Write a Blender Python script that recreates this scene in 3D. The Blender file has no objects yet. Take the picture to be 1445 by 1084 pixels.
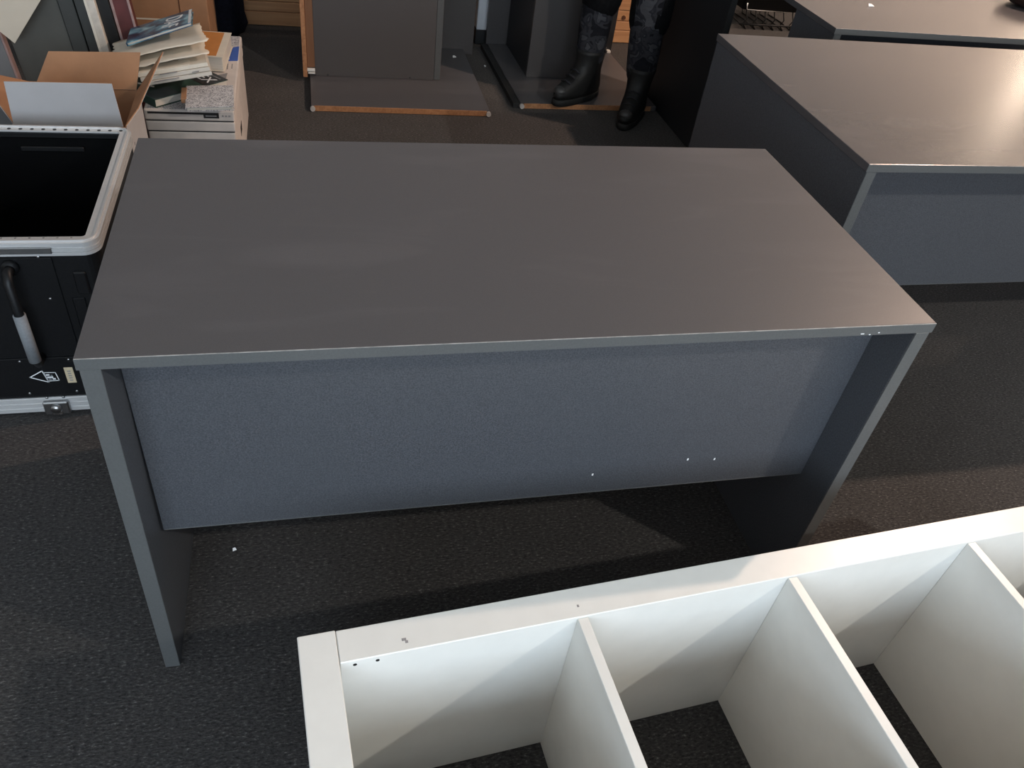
import bpy, bmesh, math, random
from mathutils import Vector, Matrix, Euler
random.seed(7)
scene = bpy.context.scene
C = scene.collection
PI = math.pi

# ------------------------------------------------------------------ camera
cam_d = bpy.data.cameras.new('camera'); cam = bpy.data.objects.new('camera', cam_d); C.objects.link(cam)
right = Vector((0.971037, -0.209263, 0.115307)); up = Vector((0.052806, 0.658631, 0.750611)); fwd = Vector((0.23302, 0.722782, -0.650606))
M = Matrix((right, up, -fwd)).transposed().to_4x4(); M.translation = Vector((0.28586, -0.81988, 1.37029))
cam.matrix_world = M
cam_d.sensor_width = 36; cam_d.lens = 28.11; cam_d.clip_start = 0.02
scene.camera = cam

# ------------------------------------------------------------------ view, world, daylight
vs = scene.view_settings
vs.view_transform = 'Standard'; vs.look = 'None'; vs.gamma = 1; vs.use_curve_mapping = False; vs.exposure = 0.25
scene.cycles.use_denoising = True
scene.cycles.max_bounces = 8; scene.cycles.diffuse_bounces = 5; scene.cycles.sample_clamp_indirect = 4
world = bpy.data.worlds.new('world'); scene.world = world; world.use_nodes = True
world.node_tree.nodes['Background'].inputs[0].default_value = (0.62, 0.78, 1, 1)
world.node_tree.nodes['Background'].inputs[1].default_value = 0.6
WIN = dict(x0=-1.6, x1=2.0, z0=0.75, z1=2.5, y=-3.6)
wl = bpy.data.lights.new('window_daylight', 'AREA'); wl.shape = 'RECTANGLE'; wl.size = WIN['x1']-WIN['x0']; wl.size_y = WIN['z1']-WIN['z0']
wl.energy = 165; wl.color = (0.72, 0.86, 1.0)
wlo = bpy.data.objects.new('window_daylight', wl); C.objects.link(wlo)
wlo.location = ((WIN['x0']+WIN['x1'])/2, WIN['y']-0.12, (WIN['z0']+WIN['z1'])/2); wlo.rotation_euler = (PI/2, 0, 0)
LAMPS = [(3.35, 1.3, 2.74, 255, (1.0, 0.72, 0.56)), (3.06, -1.75, 2.68, 150, (1.0, 0.95, 0.86)), (5.6, 3.3, 2.74, 170, (1.0, 0.76, 0.60))]  # third spot is an added one, brightening the walls at back right

# ------------------------------------------------------------------ materials
MATS = {}
def nt(m): m.use_nodes = True; return m.node_tree.nodes, m.node_tree.links
def mat(name, col, rough=0.5, var=0.0, scale=40, bump=0.0, bscale=None, metal=0.0, coat=0.0, spec=0.5, stretch=None, detail=4):
    """principled with noise colour variation and noise bump, object-space"""
    if name in MATS: return MATS[name]
    m = bpy.data.materials.new(name); N, L = nt(m); b = N['Principled BSDF']
    b.inputs['Roughness'].default_value = rough; b.inputs['Metallic'].default_value = metal
    b.inputs['Specular IOR Level'].default_value = spec; b.inputs['Coat Weight'].default_value = coat
    tc = N.new('ShaderNodeTexCoord'); mp = N.new('ShaderNodeMapping'); L.new(tc.outputs['Object'], mp.inputs['Vector'])
    if stretch: mp.inputs['Scale'].default_value = stretch
    n = N.new('ShaderNodeTexNoise'); n.inputs['Scale'].default_value = scale; n.inputs['Detail'].default_value = detail
    L.new(mp.outputs[0], n.inputs['Vector'])
    r = N.new('ShaderNodeValToRGB'); L.new(n.outputs['Fac'], r.inputs[0])
    r.color_ramp.elements[0].position = 0.3; r.color_ramp.elements[1].position = 0.7
    r.color_ramp.elements[0].color = (*[c*(1-var) for c in col], 1); r.color_ramp.elements[1].color = (*[min(1, c*(1+var)) for c in col], 1)
    L.new(r.outputs[0], b.inputs['Base Color'])
    if bump:
        n2 = N.new('ShaderNodeTexNoise'); n2.inputs['Scale'].default_value = bscale or scale; n2.inputs['Detail'].default_value = 3
        L.new(mp.outputs[0], n2.inputs['Vector'])
        bp = N.new('ShaderNodeBump'); bp.inputs['Strength'].default_value = bump; bp.inputs['Distance'].default_value = 0.002
        L.new(n2.outputs['Fac'], bp.inputs['Height']); L.new(bp.outputs[0], b.inputs['Normal'])
    MATS[name] = m; return m

def mat_top(name, col, rough):
    """laminate desktop: pearl-fine grain, faint wipe marks in roughness"""
    m = mat(name, col, rough, 0.10, 900, 0.0, 700, spec=0.5)
    N, L = nt(m); b = N['Principled BSDF']; src = b.inputs['Base Color'].links[0].from_socket
    tc = N.new('ShaderNodeTexCoord'); mp = N.new('ShaderNodeMapping'); L.new(tc.outputs['Object'], mp.inputs['Vector'])
    mp.inputs['Scale'].default_value = (1.6, 6.0, 1); mp.inputs['Rotation'].default_value = (0, 0, 0.3)
    n = N.new('ShaderNodeTexNoise'); n.inputs['Scale'].default_value = 2.2; n.inputs['Detail'].default_value = 4; n.inputs['Distortion'].default_value = 0.7
    L.new(mp.outputs[0], n.inputs['Vector'])
    r = N.new('ShaderNodeValToRGB'); L.new(n.outputs['Fac'], r.inputs[0])
    r.color_ramp.elements[0].position = 0.55; r.color_ramp.elements[0].color = (1, 1, 1, 1); r.color_ramp.elements[1].position = 0.78; r.color_ramp.elements[1].color = (1.2, 1.19, 1.19, 1)
    mx = N.new('ShaderNodeMix'); mx.data_type = 'RGBA'; mx.blend_type = 'MULTIPLY'; mx.inputs['Factor'].default_value = 1
    L.new(src, mx.inputs[6]); L.new(r.outputs[0], mx.inputs[7]); L.new(mx.outputs[2], b.inputs['Base Color'])
    return m

def mat_carpet():
    m = bpy.data.materials.new('carpet_charcoal'); N, L = nt(m); b = N['Principled BSDF']
    b.inputs['Roughness'].default_value = 0.95; b.inputs['Specular IOR Level'].default_value = 0.1
    b.inputs['Sheen Weight'].default_value = 0.12; b.inputs['Sheen Roughness'].default_value = 0.45; b.inputs['Sheen Tint'].default_value = (0.9, 0.82, 0.78, 1)
    tc = N.new('ShaderNodeTexCoord')
    n1 = N.new('ShaderNodeTexNoise'); n1.inputs['Scale'].default_value = 200; n1.inputs['Detail'].default_value = 4; n1.inputs['Roughness'].default_value = 0.7
    mp = N.new('ShaderNodeMapping'); mp.inputs['Scale'].default_value = (0.55, 1.3, 1); L.new(tc.outputs['Object'], mp.inputs['Vector'])
    L.new(mp.outputs[0], n1.inputs['Vector'])
    r = N.new('ShaderNodeValToRGB'); L.new(n1.outputs['Fac'], r.inputs[0])
    e = r.color_ramp.elements; e[0].position = 0.32; e[0].color = (0.015, 0.0147, 0.0148, 1); e[1].position = 0.60; e[1].color = (0.066, 0.062, 0.060, 1)
    e2 = r.color_ramp.elements.new(0.78); e2.color = (0.30, 0.285, 0.27, 1)
    n3 = N.new('ShaderNodeTexNoise'); n3.inputs['Scale'].default_value = 9; n3.inputs['Detail'].default_value = 5; L.new(tc.outputs['Object'], n3.inputs['Vector'])
    r3 = N.new('ShaderNodeValToRGB'); r3.color_ramp.elements[0].color = (0.8, 0.8, 0.8, 1); r3.color_ramp.elements[1].color = (1.2, 1.2, 1.2, 1); L.new(n3.outputs['Fac'], r3.inputs[0])
    mx = N.new('ShaderNodeMix'); mx.data_type = 'RGBA'; mx.blend_type = 'MULTIPLY'; mx.inputs['Factor'].default_value = 1
    L.new(r.outputs[0], mx.inputs[6]); L.new(r3.outputs[0], mx.inputs[7]); L.new(mx.outputs[2], b.inputs['Base Color'])
    bp = N.new('ShaderNodeBump'); bp.inputs['Strength'].default_value = 0.8; bp.inputs['Distance'].default_value = 0.004
    L.new(n1.outputs['Fac'], bp.inputs['Height']); L.new(bp.outputs[0], b.inputs['Normal'])
    return m

def mat_marble():
    """black-and-white marbled composition paper"""
    m = bpy.data.materials.new('marbled_paper'); N, L = nt(m); b = N['Principled BSDF']; b.inputs['Roughness'].default_value = 0.6
    tc = N.new('ShaderNodeTexCoord'); n = N.new('ShaderNodeTexNoise'); n.inputs['Scale'].default_value = 120; n.inputs['Detail'].default_value = 2; n.inputs['Distortion'].default_value = 1.2
    L.new(tc.outputs['Object'], n.inputs['Vector'])
    r = N.new('ShaderNodeValToRGB'); e = r.color_ramp.elements; r.color_ramp.interpolation = 'LINEAR'
    e[0].position = 0.42; e[0].color = (0.62, 0.6, 0.6, 1); e[1].position = 0.5; e[1].color = (0.08, 0.08, 0.1, 1)
    x = e.new(0.56); x.color = (0.62, 0.6, 0.6, 1)
    L.new(n.outputs['Fac'], r.inputs[0]); L.new(r.outputs[0], b.inputs['Base Color']); return m

def mat_camo():
    m = bpy.data.materials.new('camouflage_cloth'); N, L = nt(m); b = N['Principled BSDF']; b.inputs['Roughness'].default_value = 0.9; b.inputs['Specular IOR Level'].default_value = 0.15
    tc = N.new('ShaderNodeTexCoord'); n = N.new('ShaderNodeTexNoise'); n.inputs['Scale'].default_value = 16; n.inputs['Detail'].default_value = 2; n.inputs['Distortion'].default_value = 0.6
    L.new(tc.outputs['Object'], n.inputs['Vector'])
    r = N.new('ShaderNodeValToRGB'); r.color_ramp.interpolation = 'CONSTANT'; e = r.color_ramp.elements
    e[0].position = 0; e[0].color = (0.012, 0.012, 0.015, 1); e[1].position = 0.44; e[1].color = (0.035, 0.035, 0.04, 1)
    x = e.new(0.53); x.color = (0.022, 0.022, 0.027, 1); x = e.new(0.58); x.color = (0.06, 0.06, 0.066, 1)
    L.new(n.outputs['Fac'], r.inputs[0]); L.new(r.outputs[0], b.inputs['Base Color'])
    bp = N.new('ShaderNodeBump'); bp.inputs['Strength'].default_value = 0.5; bp.inputs['Distance'].default_value = 0.02
    n2 = N.new('ShaderNodeTexNoise'); n2.inputs['Scale'].default_value = 14; mp = N.new('ShaderNodeMapping'); mp.inputs['Scale'].default_value = (1, 1, 3)
    L.new(tc.outputs['Object'], mp.inputs['Vector']); L.new(mp.outputs[0], n2.inputs['Vector']); L.new(n2.outputs['Fac'], bp.inputs['Height']); L.new(bp.outputs[0], b.inputs['Normal'])
    return m

def mat_cover_blue():
    m = bpy.data.materials.new('blue_nebula_cover'); N, L = nt(m); b = N['Principled BSDF']; b.inputs['Roughness'].default_value = 0.35
    tc = N.new('ShaderNodeTexCoord'); n = N.new('ShaderNodeTexNoise'); n.inputs['Scale'].default_value = 17; n.inputs['Detail'].default_value = 3; n.inputs['Distortion'].default_value = 0.5
    L.new(tc.outputs['Object'], n.inputs['Vector'])
    r = N.new('ShaderNodeValToRGB'); e = r.color_ramp.elements
    e[0].position = 0.36; e[0].color = (0.01, 0.015, 0.04, 1); e[1].position = 0.66; e[1].color = (0.33, 0.55, 0.62, 1)
    x = e.new(0.46); x.color = (0.02, 0.07, 0.14, 1); x = e.new(0.54); x.color = (0.07, 0.24, 0.34, 1)
    L.new(n.outputs['Fac'], r.inputs[0]); L.new(r.outputs[0], b.inputs['Base Color']); return m

def mat_wood(name, c1, c2, scale=(1.5, 40, 40)):
    m = bpy.data.materials.new(name); N, L = nt(m); b = N['Principled BSDF']; b.inputs['Roughness'].default_value = 0.6
    tc = N.new('ShaderNodeTexCoord'); mp = N.new('ShaderNodeMapping'); mp.inputs['Scale'].default_value = scale; L.new(tc.outputs['Object'], mp.inputs['Vector'])
    n = N.new('ShaderNodeTexNoise'); n.inputs['Scale'].default_value = 1.0; n.inputs['Detail'].default_value = 5; n.inputs['Distortion'].default_value = 1.2; L.new(mp.outputs[0], n.inputs['Vector'])
    r = N.new('ShaderNodeValToRGB'); r.color_ramp.elements[0].position = 0.3; r.color_ramp.elements[1].position = 0.7
    r.color_ramp.elements[0].color = (*c1, 1); r.color_ramp.elements[1].color = (*c2, 1)
    L.new(n.outputs['Fac'], r.inputs[0]); L.new(r.outputs[0], b.inputs['Base Color']); return m

def mat_emit(name, col, s):
    m = bpy.data.materials.new(name); N, L = nt(m); b = N['Principled BSDF']
    b.inputs['Emission Color'].default_value = (*col, 1); b.inputs['Emission Strength'].default_value = s; return m

TOP = mat_top('graphite_laminate_top', (0.082, 0.079, 0.083), 0.40)
TOP2 = mat_top('graphite_laminate_top_glossy', (0.074, 0.070, 0.073), 0.25)
PANEL = mat('graphite_laminate_panel', (0.062, 0.0655, 0.074), 0.42, 0.38, 420, 0.0, 500)
NEUT = mat('graphite_laminate_neutral', (0.074, 0.066, 0.064), 0.4, 0.15, 400)
EDGE = mat('graphite_edge_band', (0.085, 0.088, 0.088), 0.38, 0.08, 300)
WEAR = mat('worn_edge_line', (0.28, 0.26, 0.24), 0.5, 0.35, 60)
DARKB = mat('black_laminate', (0.020, 0.020, 0.022), 0.4, 0.1, 400)
CHIP = mat_wood('raw_chipboard_edge', (0.30, 0.13, 0.055), (0.46, 0.22, 0.10), (60, 60, 60))
BROWNF = mat_wood('brown_inner_face', (0.16, 0.07, 0.03), (0.2, 0.09, 0.04), (30, 30, 2))
WHITE = mat('white_foil', (0.715, 0.705, 0.665), 0.33, 0.02, 30, spec=0.5)
CARPET = mat_carpet()
ALU = mat('brushed_aluminium', (0.66, 0.65, 0.64), 0.42, 0.06, 30, metal=0.45, stretch=(1, 60, 60))
BLK = mat('black_plastic', (0.006, 0.006, 0.0066), 0.45, 0.25, 220, 0.12, 300, spec=0.3)
BLKIN = mat('black_interior', (0.0018, 0.0018, 0.002), 0.6, 0.2, 80, spec=0.08)
CHROME = mat('chrome', (0.75, 0.75, 0.75), 0.22, 0.02, 20, metal=1.0)
ZINC = mat('zinc_foot', (0.6, 0.57, 0.54), 0.35, 0.1, 60, metal=0.3)
STEEL = mat('steel_screw', (0.4, 0.4, 0.4), 0.35, 0.05, 90, metal=1.0)
GREYSL = mat('grey_foam_sleeve', (0.19, 0.20, 0.21), 0.7, 0.1, 200)
CARD = mat('brown_cardboard', (0.36, 0.185, 0.095), 0.8, 0.10, 14, 0.1, 120)
CARDW = mat('white_coated_cardboard', (0.47, 0.45, 0.45), 0.5, 0.03, 20)
BOXW = mat('white_archive_board', (0.62, 0.56, 0.52), 0.7, 0.06, 22, 0.1, 60)
INK = mat('black_ink', (0.012, 0.012, 0.012), 0.6, 0.1, 50)
INKW = mat('white_ink', (0.78, 0.78, 0.78), 0.6, 0.05, 50)
INKB = mat('blue_ink', (0.03, 0.10, 0.42), 0.5, 0.1, 50)
INKG = mat('grey_ink', (0.25, 0.24, 0.24), 0.6, 0.2, 90)
PAPER = mat('cream_paper', (0.70, 0.64, 0.54), 0.8, 0.05, 30, 0.15, 25)
PAGES = mat('page_edges', (0.62, 0.57, 0.50), 0.85, 0.15, 8, 0.3, 400, stretch=(1, 1, 120))
MARBLE = mat_marble(); CAMO = mat_camo(); NEBULA = mat_cover_blue()
ORANGE = mat('orange_cover', (0.56, 0.20, 0.025), 0.45, 0.06, 30)
GREENC = mat('dark_green_cover', (0.022, 0.06, 0.045), 0.4, 0.7, 16)
SLATE = mat('slate_cover', (0.06, 0.075, 0.08), 0.45, 0.3, 20)
BLACKC = mat('black_cover', (0.012, 0.012, 0.012), 0.4, 0.1, 30)
PINE = mat_wood('pine_boards', (0.40, 0.19, 0.085), (0.56, 0.30, 0.14))
KNOT = mat('pine_knot', (0.10, 0.035, 0.015), 0.6, 0.4, 80)
NAVY = mat('navy_cloth', (0.0065, 0.0075, 0.014), 0.9, 0.3, 60, 0.4, 12, spec=0.1)
CORD = mat('dark_cord', (0.02, 0.02, 0.025), 0.8, 0.2, 300)
GREYB = mat('olive_grey_board', (0.092, 0.086, 0.074), 0.6, 0.15, 7)
GREYB2 = mat('dark_slate_board', (0.055, 0.054, 0.049), 0.55, 0.12, 9)
GREYL = mat('light_grey_board', (0.17, 0.165, 0.165), 0.6, 0.1, 8)
CREAMB = mat('cream_board', (0.58, 0.50, 0.40), 0.7, 0.05, 9)
WHITEF = mat('chalky_white_frame', (0.62, 0.55, 0.47), 0.7, 0.12, 35)
MAROON = mat('maroon_board', (0.10, 0.022, 0.02), 0.5, 0.25, 18)
PINKE = mat('dusty_pink_edge', (0.34, 0.22, 0.2), 0.6, 0.15, 60)
LEATHER = mat('black_leather', (0.006, 0.006, 0.006), 0.6, 0.3, 90, 0.3, 120)
RUBBER = mat('black_rubber', (0.006, 0.006, 0.006), 0.7, 0.2, 90)
CLOTHB = mat('black_cloth', (0.006, 0.006, 0.0065), 0.9, 0.3, 90, 0.4, 30, spec=0.1)
SKIN = mat('skin', (0.55, 0.33, 0.24), 0.55, 0.08, 25)
HAIR = mat('dark_hair', (0.02, 0.014, 0.01), 0.5, 0.3, 150)
WALLM = mat('wall_paint', (0.76, 0.72, 0.67), 0.85, 0.03, 6, 0.1, 150)
CEILM = mat('ceiling_paint', (0.80, 0.79, 0.76), 0.9, 0.02, 6)
BASEM = mat('black_skirting', (0.012, 0.012, 0.012), 0.5, 0.1, 40)
POSTM = mat('white_post_paint', (0.70, 0.70, 0.72), 0.5, 0.03, 20)
BEIGE = mat('beige_label', (0.55, 0.45, 0.30), 0.6, 0.08, 90)
DISHM = mat('dark_brown_glaze', (0.035, 0.018, 0.014), 0.35, 0.2, 40)
GLOW = mat_emit('lamp_glow', (1.0, 0.78, 0.58), 25)
GLASS = bpy.data.materials.new('window_glass'); _N, _L = nt(GLASS)
_t = _N.new('ShaderNodeBsdfTransparent'); _g = _N.new('ShaderNodeBsdfGlossy'); _g.inputs['Roughness'].default_value = 0.02
_m = _N.new('ShaderNodeMixShader'); _m.inputs[0].default_value = 0.06
_L.new(_t.outputs[0], _m.inputs[1]); _L.new(_g.outputs[0], _m.inputs[2]); _L.new(_m.outputs[0], _N['Material Output'].inputs['Surface'])

# ------------------------------------------------------------------ mesh helpers
def obj(name, bm, m, parent=None, smooth=False):
    me = bpy.data.meshes.new(name); bmesh.ops.recalc_face_normals(bm, faces=bm.faces[:]); bm.to_mesh(me); bm.free()
    me.materials.append(m)
    if smooth:
        for p in me.polygons: p.use_smooth = True
    o = bpy.data.objects.new(name, me); C.objects.link(o)
    if parent: o.parent = parent
    return o
def thing(name, label, cat, loc=(0, 0, 0), rot=(0, 0, 0), group=None):
    o = bpy.data.objects.new(name, None); C.objects.link(o); o.empty_display_size = 0.1
    o.location = loc; o.rotation_euler = rot; return tag(o, label, cat, group)
def tag(o, label, cat, group=None):
    o['label'] = label; o['category'] = cat
    if group: o['group'] = group
    return o
def struct(o, label=None):
    o['kind'] = 'structure'
    if label: o['label'] = label
    return o
def add_box(bm, a, b, bev=0.0, seg=1, mtx=None):
    r = bmesh.ops.create_cube(bm, size=1); vs_ = r['verts']
    c = [(a[i]+b[i])/2 for i in range(3)]; s = [abs(b[i]-a[i]) for i in range(3)]
    for v in vs_: v.co = Vector((v.co.x*s[0]+c[0], v.co.y*s[1]+c[1], v.co.z*s[2]+c[2]))
    if bev:
        es = list({e for v in vs_ for e in v.link_edges})
        rb = bmesh.ops.bevel(bm, geom=es, offset=bev, segments=seg, affect='EDGES', profile=0.5)
        vs_ = list({v for f in rb['faces'] for v in f.verts} | {v for v in vs_ if v.is_valid})
    if mtx: bmesh.ops.transform(bm, matrix=mtx, verts=vs_)
    return vs_
def box(name, a, b, m, parent=None, bev=0.0015, seg=1, mtx=None):
    bm = bmesh.new(); add_box(bm, a, b, bev, seg, mtx); return obj(name, bm, m, parent)
def add_tube(bm, pts, rad, n=10, caps=True):
    pts = [Vector(p) for p in pts]; rads = rad if isinstance(rad, (list, tuple)) else [rad]*len(pts)
    rings = []; ref = None
    for i, p in enumerate(pts):
        d = (pts[min(i+1, len(pts)-1)]-pts[max(i-1, 0)]).normalized()
        if ref is None: ref = d.orthogonal().normalized()
        ref = (ref-d*ref.dot(d)).normalized(); w = d.cross(ref)
        rings.append([bm.verts.new(p+rads[i]*(math.cos(2*PI*k/n)*ref+math.sin(2*PI*k/n)*w)) for k in range(n)])
    for r0, r1 in zip(rings, rings[1:]):
        for k in range(n): bm.faces.new((r0[k], r0[(k+1) % n], r1[(k+1) % n], r1[k]))
    if caps: bm.faces.new(rings[0][::-1]); bm.faces.new(rings[-1])
def tube(name, pts, rad, m, parent=None, n=10):
    bm = bmesh.new(); add_tube(bm, pts, rad, n); return obj(name, bm, m, parent, True)
def loft(name, rings, m, parent=None, smooth=True, cap=True):
    bm = bmesh.new(); R_ = [[bm.verts.new(p) for p in r] for r in rings]; n = len(rings[0])
    for r0, r1 in zip(R_, R_[1:]):
        for k in range(n): bm.faces.new((r0[k], r0[(k+1) % n], r1[(k+1) % n], r1[k]))
    if cap: bm.faces.new(R_[0][::-1]); bm.faces.new(R_[-1])
    return obj(name, bm, m, parent, smooth)
def slab(name, pts, thick, m, parent=None):
    """flat polygon (4+ points in 3D) with a real thickness along its normal"""
    bm = bmesh.new(); P = [Vector(p) for p in pts]; nrm = (P[1]-P[0]).cross(P[2]-P[0]).normalized()*thick
    a = [bm.verts.new(p) for p in P]; b = [bm.verts.new(p-nrm) for p in P]; n = len(P)
    bm.faces.new(a); bm.faces.new(b[::-1])
    for k in range(n): bm.faces.new((a[k], b[k], b[(k+1) % n], a[(k+1) % n]))
    return obj(name, bm, m, parent)
def text(name, s, size, m, parent, loc, rot=(0, 0, 0), ext=0.0003):
    cu = bpy.data.curves.new(name, 'FONT'); cu.body = s; cu.size = size; cu.extrude = ext; cu.align_x = 'CENTER'; cu.align_y = 'CENTER'
    t = bpy.data.objects.new(name+'_tmp', cu); C.objects.link(t)
    dg = bpy.context.evaluated_depsgraph_get(); me = bpy.data.meshes.new_from_object(t.evaluated_get(dg)); bpy.data.objects.remove(t)
    me.name = name; me.materials.clear(); me.materials.append(m)
    me.transform(Matrix.Translation(loc) @ Euler(rot).to_matrix().to_4x4())
    o = bpy.data.objects.new(name, me); C.objects.link(o); o.parent = parent; return o
def rrect(x0, x1, y0, y1, r, z, n=6):
    pts = []
    for cx, cy, a0 in ((x1-r, y1-r, 0), (x0+r, y1-r, PI/2), (x0+r, y0+r, PI), (x1-r, y0+r, 3*PI/2)):
        for k in range(n+1):
            a = a0+PI/2*k/n; pts.append((cx+r*math.cos(a), cy+r*math.sin(a), z))
    return pts
def ring_solid(bm, x0, x1, y0, y1, r, w, z0, z1):
    o0 = [bm.verts.new(p) for p in rrect(x0, x1, y0, y1, r, z0)]; o1 = [bm.verts.new(p) for p in rrect(x0, x1, y0, y1, r, z1)]
    ri = max(r-w, 0.003)
    i0 = [bm.verts.new(p) for p in rrect(x0+w, x1-w, y0+w, y1-w, ri, z0)]; i1 = [bm.verts.new(p) for p in rrect(x0+w, x1-w, y0+w, y1-w, ri, z1)]
    n = len(o0)
    for k in range(n):
        j = (k+1) % n
        for a, b in ((o0, o1), (o1, i1), (i1, i0), (i0, o0)): bm.faces.new((a[k], a[j], b[j], b[k]))
def skin(name, verts, edges, rad, m, parent, roots=(0,), subs=2):
    me = bpy.data.meshes.new(name); me.from_pydata(verts, edges, []); o = bpy.data.objects.new(name+'_tmp', me); C.objects.link(o)
    md = o.modifiers.new('s', 'SKIN'); md.use_smooth_shade = True
    for i, sv in enumerate(me.skin_vertices[0].data):
        r = rad[i]; sv.radius = r if isinstance(r, tuple) else (r, r); sv.use_root = i in roots
    sb = o.modifiers.new('u', 'SUBSURF'); sb.levels = subs; sb.render_levels = subs
    dg = bpy.context.evaluated_depsgraph_get(); nm = bpy.data.meshes.new_from_object(o.evaluated_get(dg)); bpy.data.objects.remove(o)
    nm.name = name; nm.materials.clear(); nm.materials.append(m)
    for p in nm.polygons: p.use_smooth = True
    r_ = bpy.data.objects.new(name, nm); C.objects.link(r_); r_.parent = parent; return r_

# ------------------------------------------------------------------ the room
RX0, RX1, RY0, RY1, RZ = -2.4, 6.6, -3.6, 4.8, 2.95
struct(box('floor', (RX0, RY0, -0.1), (RX1, RY1, 0), CARPET, None, 0), 'dark charcoal loop-pile carpet covering the whole floor')
struct(box('ceiling', (RX0, RY0, RZ), (RX1, RY1, RZ+0.1), CEILM, None, 0))
struct(box('wall_back', (RX0, RY1, 0), (RX1, RY1+0.12, RZ), WALLM, None, 0))
struct(box('wall_left', (RX0-0.12, RY0, 0), (RX0, RY1, RZ), WALLM, None, 0))
struct(box('wall_right', (RX1, RY0, 0), (RX1+0.12, RY1, RZ), WALLM, None, 0))
bm = bmesh.new(); w = WIN
for a, b in (((RX0, RY0-0.1, 0), (w['x0'], RY0, RZ)), ((w['x1'], RY0-0.1, 0), (RX1, RY0, RZ)),
             ((w['x0'], RY0-0.1, 0), (w['x1'], RY0, w['z0'])), ((w['x0'], RY0-0.1, w['z1']), (w['x1'], RY0, RZ))): add_box(bm, a, b)
struct(obj('wall_front', bm, WALLM))
win = struct(thing('window_1', 'wide shop window behind the camera', 'window', ((w['x0']+w['x1'])/2, RY0, w['z0'])))
del win['category']
hw, hh = (w['x1']-w['x0'])/2, w['z1']-w['z0']
bm = bmesh.new()
for a, b in (((-hw, -0.09, 0), (hw, -0.01, 0.05)), ((-hw, -0.09, hh-0.05), (hw, -0.01, hh)), ((-hw, -0.09, 0.05), (-hw+0.05, -0.01, hh-0.05)), ((hw-0.05, -0.09, 0.05), (hw, -0.01, hh-0.05)),
             ((-0.03, -0.09, 0.05), (0.03, -0.01, hh-0.05))): add_box(bm, a, b)
obj('window_frame', bm, POSTM, win)
box('pane', (-hw+0.05, -0.055, 0.05), (-0.03, -0.049, hh-0.05), GLASS, win, 0)
box('pane', (0.03, -0.055, 0.05), (hw-0.05, -0.049, hh-0.05), GLASS, win, 0)
struct(box('baseboard_back', (RX0, RY1-0.015, 0), (RX1, RY1, 0.1), BASEM, None, 0))
struct(box('baseboard_left', (RX0, RY0, 0), (RX0+0.015, RY1-0.015, 0.1), BASEM, None, 0))
struct(box('baseboard_right', (RX1-0.015, RY0, 0), (RX1, RY1-0.015, 0.1), BASEM, None, 0))
# white support post between the tipped desks
po = struct(thing('trim_1', 'slim white post with a black base', 'post', (1.172, 3.33, 0))); del po['category']
box('post_shaft', (-0.028, -0.028, 0.07), (0.028, 0.028, RZ), POSTM, po, 0.003)
box('post_base', (-0.032, -0.032, 0), (0.032, 0.032, 0.07), BASEM, po, 0.002)

# ceiling spots (out of frame, they light the place)
for i, (x, y, z, e, col) in enumerate(LAMPS):
    t = thing('ceiling_spotlight', ['white can spotlight on the ceiling above the desks', 'white can spotlight on the ceiling nearest the window', 'unseen white can spotlight added on the ceiling to brighten the back walls'][i], 'lamp', (x, y, RZ), group='ceiling spotlights')
    bm = bmesh.new(); add_tube(bm, [(0, 0, 0), (0, 0, -0.03)], 0.06, 24); obj('ceiling_plate', bm, POSTM, t, False)
    prof = [(0.055, -0.03), (0.06, -0.05), (0.062, -0.22), (0.055, -0.22), (0.05, -0.12)]
    loft('can', [[(r*math.cos(2*PI*k/24), r*math.sin(2*PI*k/24), zz) for k in range(24)] for r, zz in prof], POSTM, t)
    bm = bmesh.new(); add_tube(bm, [(0, 0, -0.13), (0, 0, -0.15)], 0.048, 24); obj('bulb', bm, GLOW, t)
    ld = bpy.data.lights.new('spot_light', 'SPOT'); ld.energy = e; ld.color = col; ld.shadow_soft_size = 0.035; ld.spot_size = math.radians(160); ld.spot_blend = 0.4
    lo = bpy.data.objects.new('spot_light', ld); C.objects.link(lo); lo.parent = t; lo.location = (0, 0, z-RZ)
# wall lamp on the back wall
t = thing('wall_lamp', 'small glowing globe lamp on the back wall', 'lamp', (6.0, RY1, 1.93))
bm = bmesh.new(); add_tube(bm, [(0, 0, 0), (0, -0.02, 0)], 0.06, 20); obj('wall_plate', bm, CHROME, t)
tube('arm', [(0, -0.02, 0), (0, -0.1, 0)], 0.01, CHROME, t)
bm = bmesh.new(); bmesh.ops.create_uvsphere(bm, u_segments=20, v_segments=12, radius=0.09)
bmesh.ops.translate(bm, verts=bm.verts[:], vec=(0, -0.18, 0)); obj('globe', bm, mat_emit('globe_glow', (1, 0.8, 0.62), 34), t, True)

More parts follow.
